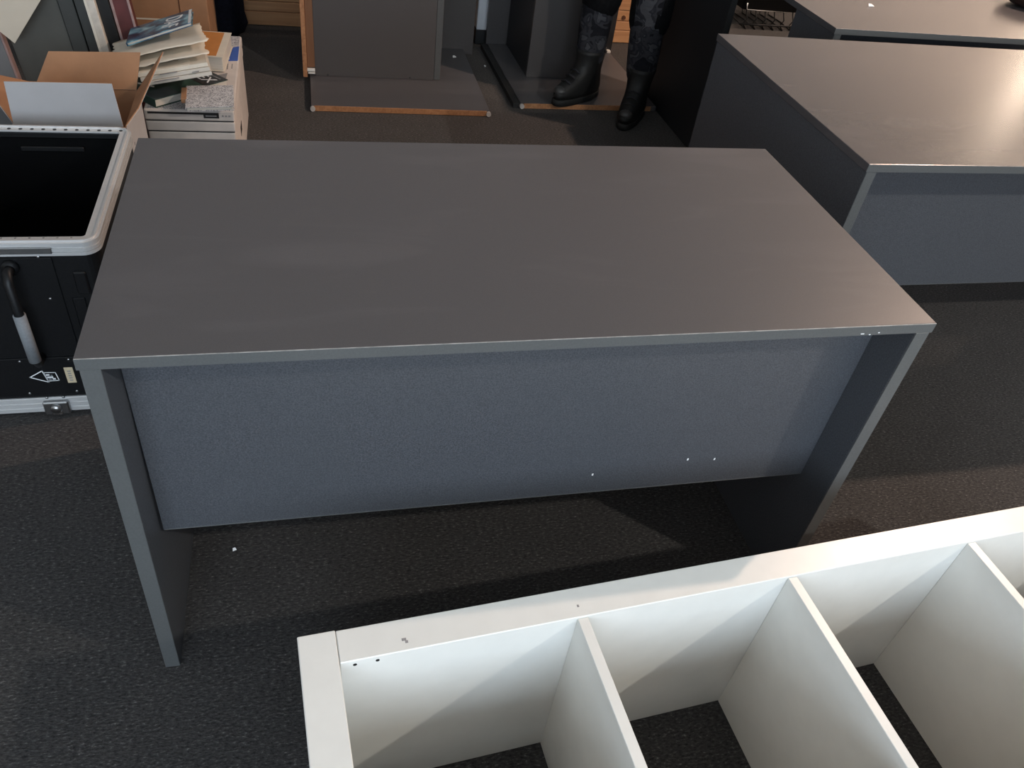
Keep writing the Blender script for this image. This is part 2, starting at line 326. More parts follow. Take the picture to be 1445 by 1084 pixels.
# ------------------------------------------------------------------ desks
H = 0.7103
def desk(name, label, x0, y0, W, D, recess, ptop, leg=0.024, T=0.0185, ins=0.003, splay=0.0, legd=None, pbot=0.2846, group='grey office desks'):
    t = thing(name, label, 'desk', (x0, y0, 0), group=group)
    legd = legd or D-0.004
    box('desktop', (0, 0.0008, H-T), (W, D, H), ptop, t, 0.0012, 2)
    eb = box('edge_band', (0, 0, H-T+0.0006), (W, 0.0012, H-0.0009), EDGE, t, 0.0003)
    box('worn_edge', (0.0006, -0.0001, H-0.0011), (W-0.0006, 0.001, H+0.0001), WEAR, eb, 0.0003)
    for s in (0, 1):
        xa = ins if s == 0 else W-ins-leg
        mt = None
        if s == 0 and splay:
            mt = Matrix.Translation((0, 0, H-T)) @ Matrix.Shear('XY', 4, (splay/(H-T), 0)) @ Matrix.Translation((0, 0, -(H-T)))
        l = box('leg_panel', (xa, 0.003, 0), (xa+leg, legd, H-T), PANEL, t, 0.001, 1, mt)
        box('edge_band', (xa, 0.001, 0.002), (xa+leg, 0.003, H-T-0.0005), EDGE, l, 0.0004, 1, mt)
    box('modesty_panel', (ins+leg, recess, pbot), (W-ins-leg, recess+0.018, H-T), PANEL, t, 0.0008)
    box('panel_edge', (ins+leg+0.001, recess-0.0004, pbot-0.0006), (W-ins-leg-0.001, recess+0.018, pbot+0.0012), EDGE, t, 0.0003)
    return t
d1 = desk('office_desk', 'dark grey desk in the middle with a bare top and a modesty panel', 0, 0, 1.2197, 0.608, 0.079, TOP, splay=0.009)
d2 = desk('office_desk', 'dark grey desk at the right with a bright lamp reflection on its top', 1.431, 0.541, 1.6, 0.806, 0.16, TOP2)
d3 = desk('office_desk', 'farthest dark grey desk, top right, with a brown dish on it', 1.876, 1.457, 1.6, 0.606, 0.14, TOP2, legd=0.25)
# chips along the corner of the middle desk
for (x, z, l) in ((1.09, H-0.015, 0.006), (1.12, H-0.014, 0.003), (1.105, H-0.017, 0.003)):
    box('edge_chip', (x, -0.0006, z), (x+l, 0.0002, z+0.0015), INKW, d1, 0.0002)
for (x, z) in ((0.75, 0.33), (0.93, 0.35), (0.985, 0.345)):
    box('scuff', (x, 0.0785, z), (x+0.003, 0.0792, z+0.005), INKW, d1, 0.0002)

# ------------------------------------------------------------------ white cube shelf lying on its back
sh = thing('cube_shelf', 'white cube shelving unit lying on the carpet with open cells facing up', 'shelf', (0.2378, -0.2110, 0), (0, 0, 0.06817))
b_, c_, t_, Z_ = 0.05, 0.335, 0.016, 0.39; nx, ny = 4, 2
SW = 2*b_+nx*c_+(nx-1)*t_; SD = 2*b_+ny*c_+(ny-1)*t_
box('frame_board', (0, -SD, 0), (b_, 0, Z_), WHITE, sh, 0.0012)
box('frame_board', (SW-b_, -SD, 0), (SW, 0, Z_), WHITE, sh, 0.0012)
fb = box('frame_board', (b_+0.0008, -b_, 0), (SW-b_-0.0008, -0.0008, Z_-0.0008), WHITE, sh, 0.0012)
box('frame_board', (b_+0.0008, -SD+0.0008, 0), (SW-b_-0.0008, -SD+b_, Z_-0.0008), WHITE, sh, 0.0012)
for k in range(nx-1):
    xa = b_+c_*(k+1)+t_*k
    box('divider', (xa, -SD+b_, 0), (xa+t_, -b_, Z_-0.004), WHITE, sh, 0.0008)
for k in range(nx):
    xa = b_+(c_+t_)*k
    box('cross_divider', (xa, -b_-c_-t_, 0), (xa+c_, -b_-c_, Z_-0.004), WHITE, sh, 0.0008)
for hx in (0.070, 0.100):
    bm = bmesh.new(); add_tube(bm, [(hx, -b_+0.002, Z_-0.011), (hx, -b_-0.0004, Z_-0.011)], 0.0027, 14); obj('screw_hole', bm, INK, fb)
for (sx_, sy_, sw) in ((0.135, -0.035, 0.006), (0.139, -0.039, 0.004), (0.39, -0.034, 0.003)):
    box('scuff', (sx_, sy_, Z_-0.0012), (sx_+sw, sy_+0.004, Z_-0.0006), INKG, fb, 0)

# ------------------------------------------------------------------ flight case
fc = thing('flight_case', 'black open-topped flight case with aluminium edges beside the middle desk', 'case', (-0.405, 0.95, 0))
def L(p): return (p[0]+0.405, p[1]-0.95, p[2])
cx0, cx1, cy0, cy1, cz = -0.275, 0.275, -0.265, 0.272, 0.452      # local
bm = bmesh.new(); ring_solid(bm, cx0+0.004, cx1-0.004, cy0+0.004, cy1-0.004, 0.03, 0.012, 0.012, cz-0.012); obj('body', bm, BLK, fc)
bm = bmesh.new(); ring_solid(bm, cx0+0.017, cx1-0.017, cy0+0.017, cy1-0.017, 0.02, 0.004, 0.03, cz-0.022); obj('lining', bm, BLKIN, fc)
box('bottom_board', (cx0+0.016, cy0+0.016, 0.012), (cx1-0.016, cy1-0.016, 0.03), BLKIN, fc)
bm = bmesh.new()
ring_solid(bm, cx0, cx1, cy0, cy1, 0.034, 0.026, cz-0.004, cz)
for k, (o, z0, z1) in enumerate(((0.0012, cz-0.010, cz-0.004), (0.003, cz-0.012, cz-0.010), (0.0, cz-0.019, cz-0.012), (0.003, cz-0.021, cz-0.019), (0.0, cz-0.028, cz-0.021), (0.0025, cz-0.030, cz-0.028))):
    ring_solid(bm, cx0+o, cx1-o, cy0+o, cy1-o, 0.034-o, 0.006, z0, z1)
rim = obj('top_rim', bm, ALU, fc)
bm = bmesh.new(); ring_solid(bm, cx0+0.006, cx1-0.006, cy0+0.006, cy1-0.006, 0.028, 0.004, cz, cz+0.004); obj('rim_lip', bm, ALU, rim)
for k in range(21):
    x = cx0+0.035+k*0.0245
    bm = bmesh.new(); add_tube(bm, [(x, cy1-0.019, cz-0.002), (x, cy1-0.019, cz+0.0005)], 0.0042, 10); obj('rim_hole', bm, INK, rim)
for k in range(10):
    x = cx1-0.05-k*0.025
    bm = bmesh.new(); add_tube(bm, [(x, cy0+0.0215, cz-0.002), (x, cy0+0.0215, cz+0.0004)], 0.0022, 8); obj('rim_hole', bm, INKG, rim)
bm = bmesh.new()
for o, z0, z1 in ((0.0, 0.0, 0.010), (0.002, 0.010, 0.013), (0.0, 0.013, 0.024), (0.002, 0.024, 0.027), (0.0, 0.027, 0.038), (0.002, 0.038, 0.040)):
    ring_solid(bm, cx0-0.001+o, cx1+0.001-o, cy0-0.001+o, cy1+0.001-o, 0.034, 0.008, z0+0.010, z1+0.010)
obj('bottom_trim', bm, ALU, fc)
bm = bmesh.new(); add_box(bm, (cx0+0.01, cy0+0.012, 0), (cx1-0.01, cy1-0.012, 0.012)); obj('base_skid', bm, RUBBER, fc)
fy = cy0+0.004      # front face (local y)
# mounting plate with tube handle
pl = box('handle_plate', *(lambda a, b: (a, b))((-0.06, fy-0.003, 0.17), (0.185, fy, cz-0.034)), BLK, fc, 0.001)
pl2 = box('lower_plate', (-0.005, fy-0.004, 0.058), (0.215, fy, 0.165), BLK, fc, 0.001)
def rivet(x, z, par, y=fy-0.003):
    bm = bmesh.new(); bmesh.ops.create_uvsphere(bm, u_segments=10, v_segments=6, radius=0.0032)
    bmesh.ops.scale(bm, verts=bm.verts[:], vec=(1, 0.5, 1)); bmesh.ops.translate(bm, verts=bm.verts[:], vec=(x, y, z)); obj('rivet', bm, STEEL, par, True)
for X, Zr in ((-0.243, 0.421), (-0.245, 0.32)): rivet(X+0.405, Zr, pl)
for X, Zr in ((-0.247, 0.158), (-0.343, 0.158), (-0.250, 0.066), (-0.346, 0.066)): rivet(X+0.405, Zr, pl2, fy-0.004)
hx = -0.297+0.405
hd = tube('handle_tube', [(hx, fy, 0.40), (hx, fy-0.03, 0.40), (hx, fy-0.042, 0.385), (hx, fy-0.042, 0.19), (hx, fy-0.03, 0.172), (hx, fy, 0.172)], 0.0095, BLK, fc, 14)
tube('grip_sleeve', [(hx, fy-0.042, 0.31), (hx, fy-0.042, 0.19)], 0.012, GREYSL, hd, 18)
tube('top_socket', [(hx, fy, 0.40), (hx, fy-0.014, 0.40)], 0.016, BLK, hd, 14)
box('corner_block', (0.215, fy-0.006, 0.33), (0.24, fy, 0.385), BLK, fc, 0.003)
box('side_channel', (0.2, fy-0.002, 0.17), (0.225, fy, 0.32), BLK, fc, 0.002)
# printed triangle mark and box outline
def line(p, q, wdt, name, m, par, y): 
    p, q = Vector(p), Vector(q); d = (q-p).normalized(); nrm = Vector((-d.y, d.x))*wdt/2
    pts = [p-nrm-d*wdt/2, q-nrm+d*wdt/2, q+nrm+d*wdt/2, p+nrm-d*wdt/2]
    return slab(name, [(v.x, y, v.y) for v in pts], 0.0004, m, par)
ly = fy-0.0046; ox, oz = -0.308+0.405, 0.112
tri = [(ox-0.026, oz+0.001), (ox+0.002, oz+0.018), (ox+0.008, oz-0.015)]
for k in range(3): line(tri[k], tri[(k+1) % 3], 0.0022, 'printed_triangle', INKW, pl2, ly)
sq = [(ox+0.004, oz+0.013), (ox+0.027, oz+0.012), (ox+0.03, oz-0.011), (ox+0.008, oz-0.012)]
for k in range(4): line(sq[k], sq[(k+1) % 4], 0.0016, 'printed_square', INKW, pl2, ly)
for k, (qx, qz, qw) in enumerate(((0.007, 0.006, 0.007), (0.016, 0.004, 0.004), (0.008, -0.001, 0.012), (0.010, -0.007, 0.006), (0.018, -0.006, 0.006))):
    box('printed_block', (ox+qx, ly-0.0003, oz+qz-0.002), (ox+qx+qw, ly+0.0004, oz+qz+0.002), GREYSL if k % 2 else INKW, pl2, 0)
lb = box('label_plate', (-0.262+0.405, fy-0.005, 0.092), (-0.244+0.405, fy-0.0038, 0.137), BEIGE, pl2, 0.0006)
for k in range(5): box('label_print', (-0.2565+0.405, fy-0.0053, 0.099+0.0065*k), (-0.2495+0.405, fy-0.0049, 0.102+0.0065*k), INKG, lb, 0)
la = box('latch', (-0.325+0.405, cy0-0.012, 0.008), (-0.272+0.405, cy0-0.001, 0.045), STEEL, fc, 0.003)
tube('latch_twist', [(-0.298+0.405, cy0-0.012, 0.03), (-0.298+0.405, cy0-0.02, 0.03)], 0.011, STEEL, la, 16)
box('latch_tongue', (-0.31+0.405, cy0-0.016, 0.01), (-0.287+0.405, cy0-0.011, 0.024), CHROME, la, 0.002)
for xx in (-0.315, -0.281): rivet(xx+0.405, 0.052, la, cy0-0.002)
# corner catch at the rim
box('rim_catch', (-0.32+0.405, cy0-0.004, cz-0.022), (-0.215+0.405, cy0, cz-0.008), STEEL, fc, 0.001)
# inside handle recess
box('inner_handle', (0.02, cy1-0.03, 0.40), (0.16, cy1-0.021, 0.412), BLK, fc, 0.002)

# ------------------------------------------------------------------ open carton behind the case
bxr = thing('carton', 'open brown cardboard carton with a white outside behind the flight case', 'box', (-0.28, 1.44, 0))
X0, X1, Y0, Y1, ZB = -0.150, 0.116, -0.125, 0.125, 0.409
def wallpair(n1, pin, pout):
    a = slab(n1, pin, 0.0025, CARD, bxr); slab('outer_liner', pout, 0.0012, CARDW, a)
g = 0.004
box('carton_base', (X0, Y0, 0), (X1, Y1, 0.006), CARD, bxr, 0)
wallpair('carton_wall', [(X1-g, Y0+g, 0.006), (X0+g, Y0+g, 0.006), (X0+g, Y0+g, ZB), (X1-g, Y0+g, ZB)], [(X0, Y0, 0.006), (X1, Y0, 0.006), (X1, Y0, ZB), (X0, Y0, ZB)])
wallpair('carton_wall', [(X0+g, Y1-g, 0.006), (X1-g, Y1-g, 0.006), (X1-g, Y1-g, ZB), (X0+g, Y1-g, ZB)], [(X1, Y1, 0.006), (X0, Y1, 0.006), (X0, Y1, ZB), (X1, Y1, ZB)])
wallpair('carton_wall', [(X0+g, Y0+g, 0.006), (X0+g, Y1-g, 0.006), (X0+g, Y1-g, ZB), (X0+g, Y0+g, ZB)], [(X0, Y1, 0.006), (X0, Y0, 0.006), (X0, Y0, ZB), (X0, Y1, ZB)])
wallpair('carton_wall', [(X1-g, Y1-g, 0.006), (X1-g, Y0+g, 0.006), (X1-g, Y0+g, ZB), (X1-g, Y1-g, ZB)], [(X1, Y0, 0.006), (X1, Y1, 0.006), (X1, Y1, ZB), (X1, Y0, ZB)])
def flap(pin, pout, lab):
    a = slab('flap', pin, 0.0025, CARD, bxr); slab('outer_liner', pout, 0.0012, CARDW, a); a['label'] = lab
def wl(x, y, z): return (x+0.28, y-1.44, z)
# front flap stands up and shows its white outside; back flap shows brown inside
def twoface(p, lab):     # p: inner-face corners counter-clockwise seen from inside
    P = [Vector(q) for q in p]; n = (P[1]-P[0]).cross(P[2]-P[0]).normalized()
    a = slab('flap', P, 0.0026, CARD, bxr); slab('outer_liner', [v-n*0.0027 for v in P], 0.0010, CARDW, a); a['label'] = lab
twoface([wl(-0.172, 1.322, 0.411), wl(-0.426, 1.322, 0.411), wl(-0.413, 1.303, 0.527), wl(-0.174, 1.303, 0.53)], 'white outside of the raised front flap')
twoface([wl(-0.426, 1.560, 0.411), wl(-0.170, 1.560, 0.411), wl(-0.149, 1.60, 0.501), wl(-0.381, 1.60, 0.494)], 'brown inside of the raised back flap')
twoface([wl(-0.168, 1.560, 0.411), wl(-0.168, 1.325, 0.411), wl(-0.138, 1.37, 0.44), wl(-0.10, 1.66, 0.484)], 'brown side flap folded out to the right')
twoface([wl(-0.426, 1.325, 0.411), wl(-0.426, 1.56, 0.411), wl(-0.432, 1.575, 0.418), wl(-0.49, 1.36, 0.53)], 'brown side flap folded out to the left')
for k, (yy, zz, ln, a) in enumerate(((1.35, 0.32, 0.03, 0.6), (1.36, 0.30, 0.02, -0.4), (1.37, 0.335, 0.018, 1.2))):
    box('scribble', wl(-0.1638, yy, zz), wl(-0.1632, yy+ln*math.cos(a), zz+ln*abs(math.sin(a))*0.4+0.002), INKG, bxr, 0)

# ------------------------------------------------------------------ leaning boards at the left
def lean(name, label, cat, x0, x1, y0, y1, h, m, tilt=-0.09, group=None):
    """board standing on the carpet, leaning left"""
    t = thing(name, label, cat, (x0, y0, 0), (0, tilt, 0), group); w_ = x1-x0
    return t, box('board', (0, 0, w_*math.sin(abs(tilt))), (w_, y1-y0, h), m, t, 0.0015)
BX = lambda x, z=0.43, tl=0.09: x+z*tl      # x at the floor for an x seen at height z
def board(name, label, cat, xa, xb, ya, yb, h, m):
    t, b = lean(name, label, cat, BX(xa), BX(xb), ya, yb, h, m, group='boards stacked at the left'); return t
t = board('grey_panel', 'light grey panel at the far left behind the carton', 'panel', -0.80, -0.628, 2.02, 2.05, 0.9, GREYL)
box('panel_edge', (0.172, 0.0, 0.02), (0.178, 0.03, 0.9), PINKE, t, 0.0005)
t = board('grey_panel', 'olive grey panel with a cream sheet leaning on it', 'panel', -0.615, -0.442, 2.06, 2.085, 0.95, GREYB)
t = board('slate_panel', 'dark slate panel with the olive grey panel on its left', 'panel', -0.438, -0.394, 2.05, 2.45, 0.95, GREYB2)
t = board('slate_panel', 'dark slate panel between another slate panel and the white canvas', 'panel', -0.388, -0.353, 2.04, 2.45, 0.95, GREYB2)
t = board('stretched_canvas', 'white-edged canvas standing on end between dark panels', 'canvas', -0.349, -0.320, 2.00, 2.5, 0.9, WHITEF)
box('tacked_border', (-0.0005, -0.001, 0.05), (0.006, 0.0, 0.88), PAPER, t, 0.0002)
t = board('black_board', 'black board standing between the white canvas and the maroon board', 'panel', -0.318, -0.284, 2.02, 2.12, 0.9, BLACKC)
t = board('maroon_board', 'maroon board with dusty pink edges standing behind the books', 'panel', -0.281, -0.226, 2.03, 2.07, 0.9, MAROON)
box('pink_border', (-0.001, -0.002, 0.02), (0.007, 0.004, 0.9), PINKE, t, 0.0005)
box('pink_border', (0.049, -0.002, 0.02), (0.056, 0.004, 0.9), PINKE, t, 0.0005)
# cream sheet, corner down
cs = slab('cream_sheet', [(0, 0, 0), (0.115, 0.012, 0.146), (-0.05, 0.03, 0.33), (-0.17, 0.012, 0.17)], 0.004, CREAMB)
cs.location = (-0.573, 1.975, 0.378); tag(cs, 'cream sheet leaning corner-down against the grey panels', 'sheet')
# tall brown carton behind the books
t = thing('brown_carton', 'tall closed brown carton standing behind the stack of books', 'box', (-0.36, 2.62, 0))
box('carton_body', (0, 0, 0), (0.30, 0.30, 0.55), CARD, t, 0.002)
box('carton_tape', (0.195, -0.0008, 0), (0.2, 0.0, 0.55), mat('tape_brown', (0.12, 0.05, 0.025), 0.4, 0.1, 50), t, 0)
for zz in (0.2, 0.26): box('printed_line', (0.03, -0.0006, zz), (0.13, 0.0, zz+0.006), PAPER, t, 0)

# ------------------------------------------------------------------ archive box and what lies on it
ab = thing('archive_box', 'long white archive box with marbled lid under the pile of books', 'box', (-0.11, 2.03, 0))
ax0, ax1, ay0, ay1, az = -0.077, 0.182, -0.338, 0.335, 0.30
box('body', (ax0+0.003, ay0+0.003, 0), (ax1-0.003, ay1-0.003, 0.229), BOXW, ab, 0.004, 2)
box('lid_tray', (ax0+0.001, ay0+0.001, 0.2322), (ax1-0.001, ay1-0.001, 0.263), BOXW, ab, 0.004, 2)
lid = box('lid', (ax0, ay0, 0.2662), (ax1, ay1, az), BOXW, ab, 0.005, 2)
for zz in (0.229, 0.263): box('shadow_gap', (ax0+0.004, ay0+0.004, zz), (ax1-0.004, ay1-0.004, zz+0.0032), INK, ab, 0)
box('marbled_band', (ax0+0.01, ay0+0.006, az), (ax1-0.02, ay0+0.17, az+0.0008), MARBLE, lid, 0)
box('marbled_band', (ax0+0.01, ay1-0.11, az), (ax1-0.006, ay1-0.006, az+0.0008), MARBLE, lid, 0)
box('black_line', (ax0+0.01, ay0-0.0004, 0.287), (ax1-0.045, ay0+0.006, 0.2935), INK, lid, 0)
box('black_tab', (ax1-0.09, ay0-0.0006, 0.276), (ax1-0.045, ay0+0.004, 0.291), INK, lid, 0)
box('tab_print', (ax1-0.084, ay0-0.0012, 0.2815), (ax1-0.052, ay0-0.0004, 0.2855), INKG, lid, 0)
for k, (q0, q1) in enumerate(((0.036, 0.031), (0.028, 0.021), (0.018, 0.011))): box('small_print', (ax1-q0, ay0-0.0008, 0.2815), (ax1-q1, ay0+0.001, 0.2865), INKG, lid, 0)
bl = slab('blue_label', [(0.120, 0.075, az+0.0012), (0.178, 0.085, az+0.0012), (0.178, 0.225, az+0.0012), (0.112, 0.185, az+0.0012)], 0.001, INKB, lid)
text('label_letter', 'N', 0.05, INKW, bl, (0.133, 0.105, az+0.0018), (0, 0, 0.2))
for k in range(4): box('print_line', (0.118+0.014*k, -0.01+0.008*k, az), (0.121+0.014*k, 0.055, az+0.0008), INKG, lid, 0)
slab('grey_patch', [(0.105, -0.12, az+0.0012), (0.145, -0.10, az+0.0012), (0.15, -0.03, az+0.0012), (0.115, -0.055, az+0.0012)], 0.001, INKG, lid)
box('hand_hole', (ax1-0.0034, -0.12, 0.12), (ax1-0.0022, -0.06, 0.15), INK, ab, 0)

def book(name, label, loc, rot, a, b, th, cover, spine='left', inset=0.004):
    """a lying book, local x = width a, y = height b, top cover at z = 0"""
    t = thing(name, label, 'book', loc, rot, 'books on the archive box')
    box('pages', (-a/2+inset*0.4, -b/2+inset, -th+0.002), (a/2-inset, b/2-inset, -0.002), PAGES, t, 0.0008)
    cv = box('front_cover', (-a/2, -b/2, -0.002), (a/2, b/2, 0), cover, t, 0.0004)
    box('back_cover', (-a/2, -b/2, -th), (a/2, b/2, -th+0.002), cover, t, 0.0004)
    box('spine', (-a/2-0.002, -b/2, -th), (-a/2, b/2, 0), cover, t, 0.0006)
    return t, cv
# orange book
t, cv = book('orange_book', 'thick orange book half hidden under the white catalogue', (-0.045, 2.125, 0.3525), (0.0, 0.0, -0.07), 0.17, 0.24, 0.048, PAPER)
box('orange_panel', (-0.08, -0.112, 0), (0.062, 0.113, 0.0006), ORANGE, cv, 0)
# green and black book
t, cv = book('green_book', 'dark green and black paperback lying under the white catalogue', (-0.116, 1.862, 0.327), (0, 0, 0.72), 0.265, 0.20, 0.026, GREENC)
box('black_panel', (0.045, -0.0995, 0), (0.132, 0.0995, 0.0005), BLACKC, cv, 0)
box('slate_panel', (-0.132, -0.0995, 0), (-0.045, -0.04, 0.0005), SLATE, cv, 0)
text('title_letters', 'EX', 0.055, INKW, cv, (0.082, -0.055, 0.001), (0, 0, -PI/2))
box('title_bar', (0.113, -0.085, 0), (0.118, -0.04, 0.0009), INKG, cv, 0)
tube('cover_horn', [(-0.1, 0.03, 0.001), (-0.085, 0.0, 0.001), (-0.08, -0.02, 0.001)], 0.003, PAPER, cv)
tube('cover_horn', [(0.01, 0.03, 0.001), (0.022, 0.0, 0.001), (0.035, -0.02, 0.001)], 0.003, PAPER, cv)
# marbled notebook
t, cv = book('marbled_notebook', 'marbled notebook with a brown spine at the front of the archive box', (0.008, 1.70, 0.343), (0.04, -0.03, 0.05), 0.135, 0.15, 0.013, MARBLE)
box('brown_tape', (-0.083, -0.02, -0.012), (-0.0675, 0.06, 0.001), CARD, t, 0.0008)
# white catalogue: three stacked signatures
ct = thing('catalogue', 'thick white softcover catalogue under loose papers', 'book', (-0.104, 1.83, 0.406), (-0.12, -0.15, 0.153), group='books on the archive box')
for k in range(3): box('page_block', (-0.10+0.004*k, -0.125-0.005*k, -0.012*(k+1)+0.001), (0.10+0.002*k, 0.125, -0.012*k), PAGES if k else PAPER, ct, 0.001)
box('top_leaf', (-0.095, -0.118, 0), (0.05, 0.12, 0.0012), PAPER, ct, 0.0002)
for k, (xa, yy, ln) in enumerate(((-0.04, -0.126, 0.05), (0.05, -0.128, 0.02), (-0.06, -0.131, 0.07))): box('printed_line', (xa, yy-0.0105, -0.011-0.008*k), (xa+ln, yy-0.004, -0.0095-0.008*k), INKG, ct, 0)
slab('folded_leaf', [(0.02, -0.05, 0.002), (0.085, -0.03, 0.002), (0.09, 0.04, 0.006), (0.03, 0.03, 0.005)], 0.001, PAPER, ct)
# loose papers: a wavy sheet each
def paper(label, loc, rot, a, b, amp, seed):
    rnd = random.Random(seed); bm = bmesh.new(); n = 12; g_ = []
    ph_ = rnd.random()*6
    for i in range(n+1):
        row = []
        for j in range(n+1):
            u, v = i/n-0.5, j/n-0.5
            x = a*u + (0.006*rnd.uniform(-1, 1) if i in (0, n) else 0); y = b*v+(0.006*rnd.uniform(-1, 1) if j in (0, n) else 0)
            row.append(bm.verts.new((x, y, amp*(math.sin(5*u+ph_)+0.6*math.sin(7*v+2*ph_)+2.2*max(0, u-0.3)*4*abs(v)))))
        g_.append(row)
    for i in range(n):
        for j in range(n): bm.faces.new((g_[i][j], g_[i+1][j], g_[i+1][j+1], g_[i][j+1]))
    r = bmesh.ops.extrude_face_region(bm, geom=bm.faces[:]); bmesh.ops.translate(bm, verts=[e for e in r['geom'] if isinstance(e, bmesh.types.BMVert)], vec=(0, 0, -0.0012))
    o = obj('paper_sheet', bm, PAPER, None, True); o.location = loc; o.rotation_euler = rot; tag(o, label, 'paper', 'loose papers under the blue book'); return o
paper('crumpled cream paper directly on the white catalogue', (-0.125, 1.84, 0.421), (-0.12, -0.15, 0.2), 0.24, 0.24, 0.003, 1)
paper('crumpled cream paper directly under the blue book', (-0.14, 1.875, 0.438), (-0.12, -0.19, 0.22), 0.27, 0.24, 0.003, 3)
# blue book
t, cv = book('blue_book', 'blue nebula-covered paperback on top of the paper pile', (-0.137, 1.935, 0.466), (-0.122, -0.313, 0.116), 0.20, 0.205, 0.010, NEBULA)
box('white_margin', (0.090, -0.1, 0), (0.0985, 0.1, 0.0005), INKW, cv, 0)
text('title_letters', 'DAF', 0.078, INKW, cv, (0.035, -0.01, 0.001), (0, 0, -PI/2-0.1))

# ------------------------------------------------------------------ navy bundle
def navy():
    t = thing('cloth_bundle', 'dark navy cloth bundle standing on the carpet behind the archive box', 'bag', (-0.085, 3.30, 0))
    rings = []
    prof = [(0.0, 0.085), (0.008, 0.108), (0.05, 0.125), (0.10, 0.112), (0.25, 0.112), (0.4, 0.12), (0.48, 0.10), (0.53, 0.05), (0.56, 0.035), (0.60, 0.06)]
    for z, r in prof:
        rings.append([((r*(1+0.05*math.sin(5*a+z*9)+0.03*math.sin(9*a+2)))*math.cos(a), 0.9*(r*(1+0.05*math.sin(4*a+z*7)))*math.sin(a), z) for a in [2*PI*k/40 for k in range(40)]])
    loft('sack', rings, NAVY, t)
    tube('drawstring', [(0.052*math.cos(2*PI*k/16), 0.047*math.sin(2*PI*k/16), 0.535) for k in range(17)], 0.005, CORD, t, 6)
navy()

# ------------------------------------------------------------------ pine board crate along the back
pc = thing('pine_crate', 'long low crate of pine boards behind the tipped desks', 'crate', (0.86, 3.42, 0))
z = 0.003; k = 0; hs = [0.065, 0.047, 0.055, 0.06, 0.055, 0.06, 0.06]
for hgt in hs:
    sft = 0.004*((k*7) % 3)
    box('plank', (-1.3, 0.0+sft*0.4, z), (1.36, 0.02+sft*0.4, z+hgt-0.003), PINE, pc, 0.002); z += hgt; k += 1
for xx in (-1.28, -0.66, 0.0, 0.66, 1.32):
    box('upright', (xx-0.02, 0.025, 0), (xx+0.02, 0.06, z), PINE, pc, 0.002)
for k in range(3): box('plank', (-1.3, 0.03+k*0.14, z), (1.36, 0.165+k*0.14, z+0.02), PINE, pc, 0.002)
bm = bmesh.new(); add_tube(bm, [(1.10, -0.0006, 0.132), (1.10, 0.01, 0.132)], 0.011, 14); obj('knot', bm, KNOT, pc)

# ------------------------------------------------------------------ tipped desks standing on one leg panel
def foot(x, y, par, z=0.0):
    bm = bmesh.new(); add_tube(bm, [(x, y+0.002, z+0.0125), (x, y-0.012, z+0.0125)], 0.010, 14); obj('glide_foot', bm, ZINC, par, False)
t1 = thing('tipped_desk', 'dark grey desk stood on end with an open wood-edged drawer side at left', 'desk', (0.31, 2.415, 0), (0, 0, -0.012), 'desks stood on end')
b1 = box('leg_panel', (0, 0.003, 0.002), (0.735, 0.74, 0.024), TOP, t1, 0.001)
box('raw_edge', (0.012, 0, 0.002), (0.722, 0.003, 0.024), CHIP, b1, 0.0004)
foot(0.006, 0.004, b1); foot(0.73, 0.004, b1)
box('desktop', (-0.02, 0.742, 0.0), (0.782, 0.762, 1.2), NEUT, t1, 0.0012)
sp = box('under_shelf', (0.022, 0.32, 0.0245), (0.535, 0.338, 1.15), NEUT, t1, 0.001)
box('shelf_batten', (0.536, 0.325, 0.0245), (0.565, 0.343, 1.15), EDGE, t1, 0.002)
for xx, zz in ((0.075, 0.03), (0.43, 0.032)):
    bm = bmesh.new(); add_tube(bm, [(xx, 0.321, zz), (xx, 0.3196, zz)], 0.0035, 10); obj('drill_hole', bm, INK, sp)
ds = box('drawer_side', (-0.028, 0.305, 0.022), (-0.010, 0.33, 1.12), CHIP, t1, 0.001)
box('inner_face', (-0.0095, 0.318, 0.06), (0.022, 0.33, 1.12), BROWNF, ds, 0.001)
box('slide_bracket', (-0.010, 0.306, 0.046), (0.022, 0.318, 0.058), WHITE, ds, 0.001)
box('slide_bracket', (-0.007, 0.306, 0.036), (0.022, 0.316, 0.042), WHITE, ds, 0.001)
box('shelf_gable', (-0.012, 0.34, 0.0245), (0.018, 0.74, 1.12), DARKB, t1, 0.001)

t2 = thing('tipped_desk', 'dark grey desk stood on end behind the walking person', 'desk', (1.195, 2.50, 0), (0, 0, 0.012), 'desks stood on end')
b2 = box('leg_panel', (0.006, 0.003, 0.002), (0.645, 0.745, 0.024), TOP, t2, 0.001)
box('raw_edge', (0.02, 0, 0.002), (0.62, 0.003, 0.024), CHIP, b2, 0.0004)
box('black_edge', (-0.026, 0.006, 0.0), (0.005, 0.745, 0.022), INK, b2, 0.0008)
foot(0.012, 0.004, b2)
box('desktop', (0.0, 0.747, 0), (0.665, 0.767, 1.2), NEUT, t2, 0.0012)
box('pedestal_front', (0.105, 0.31, 0.0245), (0.43, 0.328, 1.1), NEUT, t2, 0.001)
box('pedestal_side', (0.105, 0.3285, 0.0245), (0.123, 0.745, 1.1), DARKB, t2, 0.001)
sd = box('drawer_side', (0.622, 0.70, 0.03), (0.655, 0.742, 1.12), DARKB, t2, 0.001)
box('slide_bracket', (0.625, 0.675, 0.0245), (0.645, 0.70, 0.036), WHITE, sd, 0.001)

# ------------------------------------------------------------------ tall dark board between person and right desk
db = thing('standing_tabletop', 'black tabletop standing on edge between the walking person and the right desk', 'panel', (1.86, 2.41, 0))
box('board', (-0.012, -0.31, 0), (0.012, 0.31, 0.88), DARKB, db, 0.0015)
box('edge_strip', (-0.0125, -0.313, 0.001), (0.0125, -0.31, 0.879), BASEM, db, 0.0004)

